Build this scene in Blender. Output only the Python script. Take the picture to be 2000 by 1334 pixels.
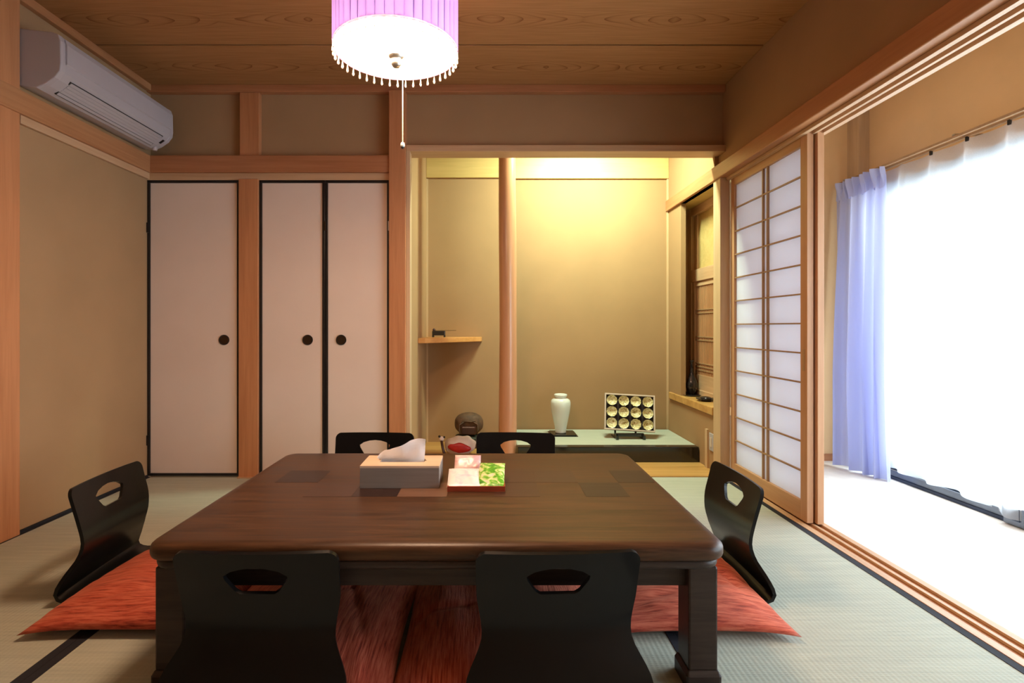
import bpy, bmesh, math, random
from mathutils import Vector, noise
from mathutils.geometry import delaunay_2d_cdt
random.seed(7)
PI = math.pi
for o in list(bpy.data.objects): bpy.data.objects.remove(o)
S = bpy.context.scene
C = S.collection

# ------------------------------------------------------------ camera, world, lights, exposure
cam_d = bpy.data.cameras.new('camera'); cam = bpy.data.objects.new('camera', cam_d); C.objects.link(cam)
cam.location = (0, 0, 0.904); cam.rotation_euler = (PI/2, 0, 0)
cam_d.sensor_width = 36; cam_d.lens = 36*1040/2000; cam_d.shift_x = 0.0235; cam_d.shift_y = -0.0145
cam_d.clip_start = 0.02
S.camera = cam
S.view_settings.view_transform = 'Standard'; S.view_settings.look = 'None'
S.view_settings.gamma = 1; S.view_settings.exposure = 0.0; S.view_settings.use_curve_mapping = False

w = bpy.data.worlds.new('sky'); S.world = w; w.use_nodes = True
w.node_tree.nodes['Background'].inputs[0].default_value = (0.86, 0.93, 1.0, 1)
w.node_tree.nodes['Background'].inputs[1].default_value = 3.0

def light(name, kind, loc, rot, power, col, **kw):
    d = bpy.data.lights.new(name, kind); d.energy = power; d.color = col
    for k, v in kw.items(): setattr(d, k, v)
    o = bpy.data.objects.new(name, d); o.location = loc; o.rotation_euler = rot; C.objects.link(o); return o
# daylight outside the sliding window
light('window_daylight', 'AREA', (3.25, 1.35, 1.25), (0, math.radians(74), 0), 290, (0.74, 0.88, 1.0), shape='RECTANGLE', size=2.2, size_y=3.9)
# fluorescent tube hidden behind the lintel of the alcove
light('alcove_tube_light', 'AREA', (0.72, 3.47, 2.325), (math.radians(20), 0, 0), 54, (0.80, 1.0, 0.72), shape='RECTANGLE', size=0.5, size_y=0.08)
# bulb inside the pendant shade
light('pendant_bulb', 'POINT', (-0.30, 1.74, 1.96), (0, 0, 0), 8, (1.0, 0.56, 0.30), shadow_soft_size=0.05)

# ------------------------------------------------------------ materials
class NT:
    def __init__(s, name):
        s.m = bpy.data.materials.new(name); s.m.use_nodes = True
        s.t = s.m.node_tree; s.n = s.t.nodes; s.b = s.n['Principled BSDF']; s.out = s.n['Material Output']
    def new(s, typ, **kw):
        x = s.n.new(typ)
        for k, v in kw.items(): setattr(x, k, v)
        return x
    def link(s, a, b): s.t.links.new(a, b)
    def coords(s, scale=(1,1,1), rnd=True):
        tc = s.new('ShaderNodeTexCoord'); mp = s.new('ShaderNodeMapping'); mp.inputs['Scale'].default_value = scale
        if rnd:
            oi = s.new('ShaderNodeObjectInfo'); ad = s.new('ShaderNodeVectorMath', operation='ADD')
            mu = s.new('ShaderNodeMath', operation='MULTIPLY'); mu.inputs[1].default_value = 37.0
            s.link(oi.outputs['Random'], mu.inputs[0]); s.link(tc.outputs['Object'], mp.inputs[0])
            s.link(mp.outputs[0], ad.inputs[0]); s.link(mu.outputs[0], ad.inputs[1]); return ad.outputs[0]
        s.link(tc.outputs['Object'], mp.inputs[0]); return mp.outputs[0]
    def noise(s, vec, scale, detail=3, dist=0, rough=.5):
        x = s.new('ShaderNodeTexNoise'); x.inputs['Scale'].default_value = scale; x.inputs['Detail'].default_value = detail
        x.inputs['Distortion'].default_value = dist; x.inputs['Roughness'].default_value = rough
        s.link(vec, x.inputs['Vector']); return x.outputs['Fac']
    def ramp(s, fac, stops):
        r = s.new('ShaderNodeValToRGB'); e = r.color_ramp.elements
        while len(e) < len(stops): e.new(.5)
        for k, (p, c) in enumerate(stops): e[k].position = p; e[k].color = (*c, 1)
        s.link(fac, r.inputs[0]); return r.outputs[0]
    def bump(s, h, strength, dist=.002):
        b = s.new('ShaderNodeBump'); b.inputs['Strength'].default_value = strength; b.inputs['Distance'].default_value = dist
        s.link(h, b.inputs['Height']); s.link(b.outputs[0], s.b.inputs['Normal'])
    def setp(s, col=None, rough=None, metal=None, spec=None, coat=None):
        if col is not None: s.b.inputs['Base Color'].default_value = (*col, 1)
        if rough is not None: s.b.inputs['Roughness'].default_value = rough
        if metal is not None: s.b.inputs['Metallic'].default_value = metal
        if spec is not None: s.b.inputs['Specular IOR Level'].default_value = spec
        if coat is not None: s.b.inputs['Coat Weight'].default_value = coat; s.b.inputs['Coat Roughness'].default_value = .08

def mix(a, b, t): return tuple(a[i]*(1-t)+b[i]*t for i in range(3))
def plain(name, col, rough=.5, metal=0, spec=.5, vary=.08, scale=12, bump=0, coat=None):
    q = NT(name); q.setp(None, rough, metal, spec, coat)
    f = q.noise(q.coords(), scale)
    q.link(q.ramp(f, [(.3, tuple(c*(1-vary) for c in col)), (.7, tuple(min(1, c*(1+vary)) for c in col))]), q.b.inputs['Base Color'])
    if bump: q.bump(q.noise(q.coords(), scale*20), bump)
    return q.m
def wood(name, dark, lite, axis='z', rough=.45, fine=60, bump=.15, spec=.4, coat=None):
    q = NT(name); q.setp(None, rough, 0, spec, coat)
    sc = [1, 1, 1]; sc['xyz'.index(axis)] = .05
    v = q.coords(tuple(sc))
    f = q.noise(v, fine, 4, .4, .6); g = q.noise(v, fine*.2, 2, 1.0)
    mx = q.new('ShaderNodeMath', operation='ADD'); mu = q.new('ShaderNodeMath', operation='MULTIPLY'); mu.inputs[1].default_value = .5
    q.link(f, mx.inputs[0]); q.link(g, mx.inputs[1]); q.link(mx.outputs[0], mu.inputs[0])
    q.link(q.ramp(mu.outputs[0], [(.36, dark), (.6, lite)]), q.b.inputs['Base Color'])
    q.bump(f, bump, .001); return q.m
def plaster(name, col):
    q = NT(name); q.setp(None, .95, 0, .1)
    v = q.coords(rnd=False); f = q.noise(v, 3, 4); g = q.noise(v, 420, 2)
    q.link(q.ramp(f, [(.3, tuple(c*.95 for c in col)), (.7, tuple(c*1.05 for c in col))]), q.b.inputs['Base Color'])
    q.bump(g, .35, .001); return q.m

M = {}
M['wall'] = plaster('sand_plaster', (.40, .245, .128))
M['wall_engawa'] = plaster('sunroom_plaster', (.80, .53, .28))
M['post'] = wood('cypress_post', (.46, .185, .075), (.57, .25, .11), 'z')
M['beam_x'] = wood('cypress_beam_across', (.38, .145, .06), (.47, .20, .09), 'x')
M['beam_y'] = wood('cypress_beam_along', (.40, .17, .07), (.50, .235, .105), 'y')
M['pale_x'] = wood('pale_cypress_across', (.50, .30, .16), (.60, .38, .22), 'x')
M['pale_y'] = wood('pale_cypress_along', (.52, .31, .17), (.62, .39, .23), 'y')
M['pale_z'] = wood('pale_cypress_upright', (.54, .36, .21), (.62, .43, .26), 'z')
M['shoji_z'] = wood('shoji_frame_upright', (.50, .25, .12), (.58, .31, .16), 'z')
M['shoji_y'] = wood('shoji_frame_along', (.48, .25, .12), (.56, .31, .16), 'y')
M['lattice'] = wood('lattice_wood', (.36, .20, .10), (.42, .25, .13), 'z')
M['log'] = wood('polished_log', (.46, .20, .10), (.62, .31, .17), 'z', rough=.28, fine=14, bump=.05, spec=.6)
M['toko_floor'] = wood('alcove_floor_board', (.48, .24, .07), (.66, .38, .13), 'x', rough=.3, fine=25)
M['shelf'] = wood('shelf_board', (.55, .24, .07), (.66, .32, .11), 'x', rough=.4)
M['band'] = wood('alcove_band', (.55, .38, .14), (.64, .45, .18), 'x')
M['white_plastic'] = plain('aged_white_plastic', (.46, .42, .45), .4, vary=.03, scale=3)
M['dark_gap'] = plain('dark_gap', (.02, .018, .016), .7)
M['black_lacquer'] = plain('black_lacquer', (.008, .007, .007), .14, spec=.7, vary=.1)
M['frame_black'] = plain('black_door_frame', (.012, .010, .010), .3, vary=.1)
M['chair'] = plain('black_bent_plywood', (.0018, .0020, .0026), .34, spec=.20, vary=.12, coat=.18)
M['hikite'] = plain('dark_copper_pull', (.05, .028, .014), .4, .6)
M['steel'] = plain('nickel', (.5, .47, .43), .3, 1)
M['alu'] = plain('grey_aluminium', (.16, .18, .22), .35, .7)
M['alu_dark'] = plain('dark_blue_aluminium', (.02, .03, .06), .4, .4)
M['paperboard'] = plain('pale_cup_lid', (.8, .78, .7), .5)
M['white_ceramic'] = plain('white_porcelain', (.72, .76, .72), .14, spec=.6, vary=.02, scale=4, coat=.4)
M['bronze'] = plain('dark_bronze', (.045, .035, .035), .2, .5, spec=.7, vary=.4, scale=40)
M['red_lacquer'] = plain('red_lacquer', (.36, .055, .02), .3, vary=.15)
M['cord'] = plain('cream_cord', (.8, .6, .45), .7)
M['heri'] = plain('black_navy_border_cloth', (.010, .011, .018), .85, vary=.2, scale=200)
M['carved'] = plain('carved_wood', (.10, .050, .026), .65, vary=.45, scale=30, bump=.6)
M['carved_dark'] = plain('dark_reddish_wood', (.05, .018, .014), .35, vary=.3)
M['stand_dark'] = plain('dark_green_cushion', (.02, .026, .018), .7, vary=.3)
M['cloth_white'] = plain('off_white_cloth', (.62, .50, .46), .8, vary=.1)
M['cloth_red'] = plain('deep_red_cloth', (.38, .008, .008), .45, vary=.2, scale=30)
M['box_side'] = wood('tissue_box_side', (.24, .19, .16), (.29, .235, .20), 'x', rough=.55, fine=80)
M['box_top'] = wood('tissue_box_top', (.66, .45, .30), (.74, .53, .37), 'x', rough=.5, fine=80)
M['frame_pale'] = plain('pale_box_frame', (.62, .50, .42), .5)

def fusuma_paper():
    q = NT('fusuma_paper'); q.setp(None, .85, 0, .15)
    f = q.noise(q.coords((1, 1, 1), False), 2, 3)
    q.link(q.ramp(f, [(.3, (.74, .595, .50)), (.7, (.79, .645, .55))]), q.b.inputs['Base Color'])
    q.bump(q.noise(q.coords((400, 1, 60), False), 1, 2), .1, .001); return q.m
M['fusuma'] = fusuma_paper()

def ceiling_wood():
    q = NT('ceiling_cedar'); q.setp(None, .6, 0, .25)
    tc = q.new('ShaderNodeTexCoord'); sp = q.new('ShaderNodeSeparateXYZ'); q.link(tc.outputs['Object'], sp.inputs[0])
    oi = q.new('ShaderNodeObjectInfo')
    def mth(op, a, b):
        x = q.new('ShaderNodeMath', operation=op)
        for k, v in enumerate((a, b)):
            if v is None: continue
            if isinstance(v, (int, float)): x.inputs[k].default_value = v
            else: q.link(v, x.inputs[k])
        return x.outputs[0]
    rnd = mth('MULTIPLY', oi.outputs['Random'], 20)
    cmb = q.new('ShaderNodeCombineXYZ'); q.link(mth('MULTIPLY', sp.outputs[0], 1.6), cmb.inputs[0]); q.link(mth('MULTIPLY', sp.outputs[1], 7), cmb.inputs[1]); q.link(rnd, cmb.inputs[2])
    n1 = q.noise(cmb.outputs[0], 1.0, 2)
    wob = mth('MULTIPLY', mth('SUBTRACT', n1, .5), 3.2)
    y2 = mth('MULTIPLY', mth('MULTIPLY', sp.outputs[1], sp.outputs[1]), 420)
    tri = mth('MULTIPLY', mth('ABSOLUTE', mth('SUBTRACT', mth('FRACT', mth('ADD', mth('MULTIPLY', sp.outputs[0], 1.15), rnd), None), .5), None), 7.5)
    ph = mth('ADD', mth('ADD', wob, y2), tri)
    fr = mth('FRACT', ph, None)
    lines = mth('POWER', fr, 7)
    # lines fade away from the middle of the board
    fade = mth('MAXIMUM', mth('SUBTRACT', 1, mth('MULTIPLY', mth('ABSOLUTE', sp.outputs[1], None), 9)), .12)
    fac = mth('MULTIPLY', lines, fade)
    v = q.coords((.05, 1, 1)); fine = q.noise(v, 90, 3)
    base = q.ramp(fine, [(.3, (.36, .165, .06)), (.7, (.44, .21, .085))])
    mxn = q.new('ShaderNodeMix', data_type='RGBA'); q.link(fac, mxn.inputs[0]); q.link(base, mxn.inputs[6]); mxn.inputs[7].default_value = (.17, .05, .012, 1)
    q.link(mxn.outputs[2], q.b.inputs['Base Color']); return q.m
M['ceiling'] = ceiling_wood()

def tatami():
    q = NT('tatami_rush'); q.setp(None, .7, 0, .25)
    v = q.coords((1, 1, 1), False)
    wv = q.new('ShaderNodeTexWave', wave_type='BANDS', bands_direction='Y'); wv.inputs['Scale'].default_value = 75; wv.inputs['Distortion'].default_value = .4
    wx = q.new('ShaderNodeTexWave', wave_type='BANDS', bands_direction='X'); wx.inputs['Scale'].default_value = 22; wx.inputs['Distortion'].default_value = .3
    q.link(v, wv.inputs[0]); q.link(v, wx.inputs[0])
    st = q.noise(q.coords((.6, 12, 1), False), 9, 3)
    ad = q.new('ShaderNodeMath', operation='MULTIPLY'); q.link(wv.outputs['Fac'], ad.inputs[0]); q.link(wx.outputs['Fac'], ad.inputs[1])
    q.link(q.ramp(st, [(.3, (.41, .43, .36)), (.7, (.48, .50, .41))]), q.b.inputs['Base Color'])
    q.bump(ad.outputs[0], .5, .0015); return q.m
M['tatami'] = tatami()
M['carpet'] = plain('cream_carpet', (.80, .75, .68), 1, spec=.05, vary=.08, scale=8, bump=.6)

def zabuton_mat():
    q = NT('zabuton_cloth'); q.setp(None, .75, 0, .2)
    b = q.b; b.inputs['Sheen Weight'].default_value = .3; b.inputs['Sheen Tint'].default_value = (1, .55, .4, 1)
    n = q.noise(q.coords((5, 62, 5)), 2.6, 4, .15, .6)      # streaks run along local X (seat depth)
    q.link(q.ramp(n, [(.30, (.17, .016, .010)), (.44, (.45, .070, .036)), (.62, (.62, .145, .080))]), q.b.inputs['Base Color'])
    q.bump(n, .6, .004); return q.m
M['zabuton'] = zabuton_mat()

def table_wood(name, a, b, rough=.34):
    q = NT(name); q.setp(None, rough, 0, .28)
    v = q.coords((.07, 1, 1)); f = q.noise(v, 45, 4, .8, .65)
    q.link(q.ramp(f, [(.35, a), (.65, b)]), q.b.inputs['Base Color'])
    r = q.new('ShaderNodeMapRange'); r.inputs[3].default_value = rough-.06; r.inputs[4].default_value = rough+.1; q.link(f, r.inputs[0]); q.link(r.outputs[0], q.b.inputs['Roughness'])
    q.bump(f, .25, .001); return q.m
M['table'] = table_wood('dark_brown_table_wood', (.034, .014, .006), (.092, .040, .017))
M['table_dark'] = table_wood('table_inlay_dark', (.022, .010, .008), (.036, .018, .014))
M['table_mid'] = table_wood('table_inlay_mid', (.048, .022, .014), (.075, .036, .022))
M['table_lite'] = table_wood('table_inlay_light', (.13, .066, .04), (.18, .095, .058))
M['table_leg'] = table_wood('dark_leg_wood', (.030, .018, .014), (.052, .034, .026), .38)

def thin(name, col, transp, transl, rough=.8):
    q = NT(name); t = q.new('ShaderNodeBsdfTransparent'); l = q.new('ShaderNodeBsdfTranslucent'); d = q.new('ShaderNodeBsdfDiffuse')
    l.inputs[0].default_value = (*col, 1); d.inputs[0].default_value = (*col, 1)
    f = q.noise(q.coords(rnd=False), 300, 1); 
    m1 = q.new('ShaderNodeMixShader'); m1.inputs[0].default_value = transl; q.link(d.outputs[0], m1.inputs[1]); q.link(l.outputs[0], m1.inputs[2])
    m2 = q.new('ShaderNodeMixShader'); q.link(m1.outputs[0], m2.inputs[1]); q.link(t.outputs[0], m2.inputs[2])
    mr = q.new('ShaderNodeMapRange'); mr.inputs[3].default_value = max(0, transp-.06); mr.inputs[4].default_value = transp+.06 if transp > 0 else 0
    q.link(f, mr.inputs[0]); q.link(mr.outputs[0], m2.inputs[0])
    q.link(m2.outputs[0], q.out.inputs[0]); return q.m
M['sheer'] = thin('sheer_voile', (.93, .95, .98), .42, .62)
M['drape'] = thin('lavender_drape_cloth', (.60, .63, .88), 0, .40)
M['tissue_paper'] = thin('tissue_paper', (.94, .93, .97), 0, .35)
M['washi'] = thin('shoji_paper', (.90, .90, .93), 0, .62)
M['shade'] = thin('purple_pleated_cloth', (.27, .20, .54), 0, .13)

def glass():
    q = NT('window_glass'); t = q.new('ShaderNodeBsdfTransparent'); g = q.new('ShaderNodeBsdfGlossy'); g.inputs['Roughness'].default_value = .02
    m = q.new('ShaderNodeMixShader'); m.inputs[0].default_value = .06; t.inputs[0].default_value = (.96, .98, .98, 1)
    q.link(t.outputs[0], m.inputs[1]); q.link(g.outputs[0], m.inputs[2]); q.link(m.outputs[0], q.out.inputs[0]); return q.m
M['glass'] = glass()
def emit(name, col, s):
    q = NT(name); q.setp(col, .5); q.b.inputs['Emission Color'].default_value = (*col, 1); q.b.inputs['Emission Strength'].default_value = s; return q.m
M['diffuser'] = emit('lit_diffuser', (1.0, .66, .42), 66.0)
M['bead'] = plain('clear_white_bead', (1, .93, .88), .12); M['bead'].node_tree.nodes['Principled BSDF'].inputs['Transmission Weight'].default_value = .85
M['rim'] = thin('pink_rim_tape', (.75, .60, .72), 0, .45)
def packet(name, stops, sc):
    q = NT(name); q.setp(None, .3, 0, .5)
    q.link(q.ramp(q.noise(q.coords((1, 1, 1)), sc, 2, 1.5), stops), q.b.inputs['Base Color']); return q.m
M['p_green'] = packet('green_packet_film', [(.30, (.06, .30, .02)), (.45, (.16, .50, .03)), (.55, (.60, .75, .25)), (.64, (.80, .75, .5)), (.75, (.75, .45, .35))], 32)
M['p_white'] = packet('white_packet_film', [(.3, (.72, .62, .72)), (.5, (.85, .82, .82)), (.7, (.82, .84, .80))], 20)
M['p_pink'] = packet('pink_packet_film', [(.3, (.75, .38, .42)), (.5, (.80, .55, .55)), (.7, (.82, .68, .60))], 25)
M['gold'] = packet('gold_white_glaze', [(.32, (.22, .15, .04)), (.45, (.62, .52, .24)), (.6, (.82, .78, .52)), (.75, (.85, .8, .75))], 55)

# ------------------------------------------------------------ object helpers
W = {}     # world position of each object's origin at build time
def meta(o, label=None, cat=None, group=None, kind=None):
    for k, v in (('label', label), ('category', cat), ('group', group), ('kind', kind)):
        if v: o[k] = v
    return o
def link(o, parent, origin):
    C.objects.link(o); W[o] = Vector(origin)
    if parent: o.parent = parent; o.location = Vector(origin)-W[parent]
    else: o.location = origin
    return o
def empty(name, loc, label, cat, group=None, kind=None):
    o = bpy.data.objects.new(name, None); o.empty_display_size = .05; link(o, None, loc); return meta(o, label, cat, group, kind)
def obj(name, vf, mat, parent=None, smooth=False, origin=None, bevel=0, solid=0, split=None, **md):
    v, f = vf
    v = [Vector(p) for p in v]
    if origin is None:
        lo = [min(p[i] for p in v) for i in range(3)]; hi = [max(p[i] for p in v) for i in range(3)]
        origin = ((lo[0]+hi[0])/2, (lo[1]+hi[1])/2, lo[2])
    og = Vector(origin)
    me = bpy.data.meshes.new(name); me.from_pydata([p-og for p in v], [], f); me.update()
    bm = bmesh.new(); bm.from_mesh(me); bmesh.ops.recalc_face_normals(bm, faces=bm.faces); bm.to_mesh(me); bm.free()
    me.materials.append(M[mat] if isinstance(mat, str) else mat)
    if smooth: me.polygons.foreach_set('use_smooth', [True]*len(me.polygons))
    o = bpy.data.objects.new(name, me); link(o, parent, origin)
    if solid: m = o.modifiers.new('solid', 'SOLIDIFY'); m.thickness = solid; m.offset = 0
    if bevel: m = o.modifiers.new('bevel', 'BEVEL'); m.width = bevel; m.segments = 2; m.limit_method = 'ANGLE'
    if split: m = o.modifiers.new('split', 'EDGE_SPLIT'); m.split_angle = math.radians(split)
    return meta(o, **md)
def clone(o, offset, parent=None, rotz=None):
    c = o.copy(); C.objects.link(c); c.parent = parent if parent else o.parent
    c.location = Vector(o.location)+Vector(offset); W[c] = W[o]+Vector(offset)
    if rotz is not None: c.rotation_euler.z = rotz
    return c
def join(*vfs):
    V, F = [], []
    for v, f in vfs:
        n = len(V); V += [tuple(p) for p in v]; F += [tuple(i+n for i in q) for q in f]
    return V, F
def box(x0, x1, y0, y1, z0, z1):
    v = [(x, y, z) for z in (z0, z1) for y in (y0, y1) for x in (x0, x1)]
    return v, [(0, 2, 3, 1), (4, 5, 7, 6), (0, 1, 5, 4), (2, 6, 7, 3), (0, 4, 6, 2), (1, 3, 7, 5)]
def lathe(prof, cx, cy, n=32, capb=True, capt=True):
    v, f = [], []
    for r, z in prof:
        for k in range(n):
            a = 2*PI*k/n; v.append((cx+r*math.cos(a), cy+r*math.sin(a), z))
    m = len(prof)
    for j in range(m-1):
        for k in range(n):
            a, b = j*n+k, j*n+(k+1) % n; f.append((a, b, b+n, a+n))
    if capb: f.append(tuple(range(n))[::-1])
    if capt: f.append(tuple((m-1)*n+k for k in range(n)))
    return v, f
def tube(pts, r, n=8):
    v, f = [], []; P = [Vector(p) for p in pts]
    for i, p in enumerate(P):
        t = (P[min(i+1, len(P)-1)]-P[max(i-1, 0)]).normalized()
        a = t.cross(Vector((0, 0, 1)))
        if a.length < .01: a = t.cross(Vector((1, 0, 0)))
        a.normalize(); b = t.cross(a)
        for k in range(n):
            th = 2*PI*k/n; v.append(p+a*r*math.cos(th)+b*r*math.sin(th))
    for i in range(len(P)-1):
        for k in range(n):
            a, b = i*n+k, i*n+(k+1) % n; f.append((a, b, b+n, a+n))
    f.append(tuple(range(n))[::-1]); f.append(tuple((len(P)-1)*n+k for k in range(n)))
    return v, f
def grid(fn, nu, nv):
    v = [fn(i/nu, j/nv) for j in range(nv+1) for i in range(nu+1)]
    f = [(j*(nu+1)+i, j*(nu+1)+i+1, (j+1)*(nu+1)+i+1, (j+1)*(nu+1)+i) for j in range(nv) for i in range(nu)]
    return v, f
def extrude(poly, axis, a, b):
    """2D polygon swept along an axis; poly coords are the two other axes in order"""
    n = len(poly)
    def p3(u, w, t):
        return {'x': (t, u, w), 'y': (u, t, w), 'z': (u, w, t)}[axis]
    v = [p3(u, w, a) for u, w in poly]+[p3(u, w, b) for u, w in poly]
    f = [tuple(range(n)), tuple(range(n, 2*n))[::-1]]+[(i, (i+1) % n, n+(i+1) % n, n+i) for i in range(n)]
    return v, f
def rrect(x0, x1, y0, y1, r, n=6):
    P = []
    for cx, cy, a0 in ((x1-r, y1-r, 0), (x0+r, y1-r, PI/2), (x0+r, y0+r, PI), (x1-r, y0+r, 1.5*PI)):
        for k in range(n+1):
            a = a0+PI/2*k/n; P.append((cx+r*math.cos(a), cy+r*math.sin(a)))
    return P
def slab(x0, x1, y0, y1, r, prof, n=6):
    """rounded rectangle slab; prof = (inset, z) from bottom to top"""
    v, f, m = [], [], 4*(n+1)
    for ins, z in prof:
        for x, y in rrect(x0+ins, x1-ins, y0+ins, y1-ins, max(r-ins, .003), n): v.append((x, y, z))
    for j in range(len(prof)-1):
        for k in range(m):
            a, b = j*m+k, j*m+(k+1) % m; f.append((a, b, b+m, a+m))
    f.append(tuple(range(m))[::-1]); f.append(tuple((len(prof)-1)*m+k for k in range(m)))
    return v, f
def struct(name, vf, mat, label=None, parent=None, **kw):
    if parent: return obj(name, vf, mat, parent, **kw)
    return obj(name, vf, mat, label=label, kind='structure', **kw)

# ------------------------------------------------------------ room shell
XL, XR, YB, YF = -2.053, 1.42, 3.22, -0.55
CEIL = 2.36
fl = struct('floor', box(XL-.1, XR+.12, YF-.1, YB, -.12, -.05), 'dark_gap', 'tatami floor of eight mats')
# tatami mats, each with its own mesh and black borders
xs = [XL, -1.185, -.317, .551, XR]; ys = [-.55, 1.345, 3.20]
for i in range(4):
    for j in range(2):
        mt = obj('tatami_mat', box(xs[i]+.001, xs[i+1]-.001, ys[j]+.001, ys[j+1]-.001, -.05, 0), 'tatami', fl, bevel=.002)
        for x0, x1 in ((xs[i]+.0005, xs[i]+.027), (xs[i+1]-.027, xs[i+1]-.0005)):
            obj('border_cloth', box(x0, x1, ys[j]+.002, ys[j+1]-.002, -.03, .0016), 'heri', mt)
struct('wall_left', box(XL-.1, XL, YF-.1, YB+.12, -.05, CEIL+.1), 'wall', 'sand-coloured plaster wall on the left')
struct('wall_front', box(XL-.1, 2.6, YF-.1, YF, -.05, CEIL+.1), 'wall', 'plaster wall behind the camera')
struct('wall_back', join(box(XL, -.492, 3.243, 3.33, -.05, CEIL+.05), box(-.492, 1.5, 3.243, 3.32, 1.99, CEIL+.05)), 'wall', 'plaster wall at the back above and around the closet doors')
struct('wall_right', join(box(1.43, 1.53, YF, 3.33, 1.86, CEIL+.1), box(1.615, 1.66, 3.22, 3.60, 0, CEIL+.1), box(1.45, 1.6, 3.33, 3.36, 0, CEIL+.1)), 'wall', 'plaster wall above the opening to the sunroom')
cl = struct('ceiling', box(XL-.05, 1.5, YF-.05, 3.3, CEIL+.008, CEIL+.08), 'dark_gap', 'boarded cedar ceiling')
y = 3.215
edges = [3.215, 2.757, 2.30, 1.843, 1.386, .93, .47, .015, -.55]
for a, b in zip(edges[1:], edges[:-1]):
    obj('plank', box(XL, 1.43, a+.006, b-.006, CEIL, CEIL+.007), 'ceiling', cl, bevel=.002, origin=((XL+1.43)/2, (a+b)/2, CEIL))
# trims
struct('trim_1', box(XL, 1.43, 3.20, 3.243, 2.315, CEIL), 'beam_x', 'ceiling trim along the back wall', bevel=.003)
struct('trim_2', box(XL, XL+.03, YF, 3.20, 2.32, CEIL), 'beam_y', 'ceiling trim along the left wall', bevel=.003)
def nage(x0, x1, y0, y1, z0, z1, m, name, label): struct(name, box(x0, x1, y0, y1, z0, z1), m, label, bevel=.004)
nage(XL+.03, -.591, 3.185, 3.245, 1.828, 1.93, 'beam_x', 'trim_3', 'orange-brown rail above the closet doors')
struct('trim_4', box(XL, -.591, 3.203, 3.245, 1.786, 1.828), 'pale_x', 'paler door head under the rail above the closet doors', bevel=.002)
nage(XL, XL+.032, YF, 3.215, 1.828, 1.93, 'beam_y', 'trim_5', 'orange-brown rail along the left wall')
struct('trim_6', box(XL, XL+.018, 2.32, 3.215, 1.790, 1.828), 'pale_y', 'paler strip under the left wall rail', bevel=.002)
struct('trim_8', box(XL-.01, XL+.022, 2.20, 2.312, 0, CEIL), 'post', 'wooden post at the far left edge', bevel=.003)
struct('trim_9', box(-1.495, -1.378, 3.19, 3.245, 0, 1.79), 'post', 'wooden post between the single and the double closet doors', bevel=.003)
struct('trim_10', box(-1.495, -1.378, 3.205, 3.245, 1.93, 2.315), 'post', 'short upper stud over the post between the closet doors', bevel=.003)
struct('trim_11', box(-.591, -.492, 3.175, 3.26, 0, 2.315), 'post', 'wooden post left of the alcove', bevel=.003)
struct('trim_12', box(-.492, -.468, 3.20, 3.27, 0, 1.96), 'pale_z', 'pale edge strip along the left side of the alcove opening', bevel=.002)
struct('trim_13', box(-.492, 1.43, 3.20, 3.33, 1.958, 1.997), 'pale_x', 'slim lintel over the alcove', bevel=.003)
struct('trim_14', box(1.396, 1.455, 3.20, 3.30, 0, 1.80), 'pale_z', 'pale post between the alcove and the paper screen', bevel=.003)
struct('baseboard_left', box(XL, XL+.012, YF, 3.2, 0, .012), 'heri', 'thin dark strip at the foot of the left wall')
struct('baseboard_back', box(-1.495, -.492, 3.17, 3.2, -.01, .004), 'pale_x', 'wooden threshold strip at the closet doors')
# right side: rail, grooved head and sill
nage(1.385, 1.440, YF, 4.155, 1.80, 1.883, 'beam_y', 'trim_15', 'long wooden rail above the opening to the sunroom')
hd = struct('trim_16', box(1.432, 1.545, YF, 3.22, 1.80, 1.86), 'beam_y', 'grooved head of the opening to the sunroom')
for a, b in ((1.432, 1.454), (1.480, 1.494), (1.520, 1.545)): obj('groove_ridge', box(a, b, YF, 3.22, 1.783, 1.80), 'pale_y', hd, bevel=.001)
sl = struct('trim_17', box(1.42, 1.545, YF, 3.22, -.05, -.006), 'beam_y', 'grooved wooden sill of the opening to the sunroom')
for a, b in ((1.421, 1.452), (1.478, 1.492), (1.518, 1.545)): obj('groove_ridge', box(a, b, YF, 3.22, -.006, .003), 'pale_y', sl, bevel=.001)

# ------------------------------------------------------------ closet doors
def disc_y(cx, y0, y1, cz, r, n=24):
    v = [(cx+r*math.cos(2*PI*k/n), y, cz+r*math.sin(2*PI*k/n)) for y in (y0, y1) for k in range(n)]
    return v, [tuple(range(n)), tuple(range(n, 2*n))[::-1]]+[(k, (k+1) % n, n+(k+1) % n, n+k) for k in range(n)]
def ring_y(cx, y0, y1, cz, r0, r1, n=24):
    v = [(cx+r*math.cos(2*PI*k/n), y, cz+r*math.sin(2*PI*k/n)) for r, y in ((r0, y1), (r0, y0), (r1, y0), (r1, y1)) for k in range(n)]
    return v, [(j*n+k, j*n+(k+1) % n, ((j+1) % 4)*n+(k+1) % n, ((j+1) % 4)*n+k) for j in range(4) for k in range(n)]
def fusuma(name, x0, x1, hx, label, yo=0, z0=.005):
    z1 = 1.786; t = .016
    d = struct(name, box(x0+t, x1-t, 3.214+yo, 3.236+yo, z0+t, z1-t), 'fusuma', label)
    for q in (box(x0, x1, 3.206+yo, 3.241, z1-t, z1), box(x0, x1, 3.206+yo, 3.241, z0, z0+t),
              box(x0, x0+t, 3.206+yo, 3.241, z0+t, z1-t), box(x1-t, x1, 3.206+yo, 3.241, z0+t, z1-t)):
        obj('frame_bar', q, 'frame_black', d, bevel=.002)
    h = obj('finger_pull', disc_y(hx, 3.211+yo, 3.2145+yo, .824, .028), 'hikite', d)
    obj('pull_rim', ring_y(hx, 3.208+yo, 3.2145+yo, .824, .026, .031), 'frame_black', h)
    return d
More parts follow.
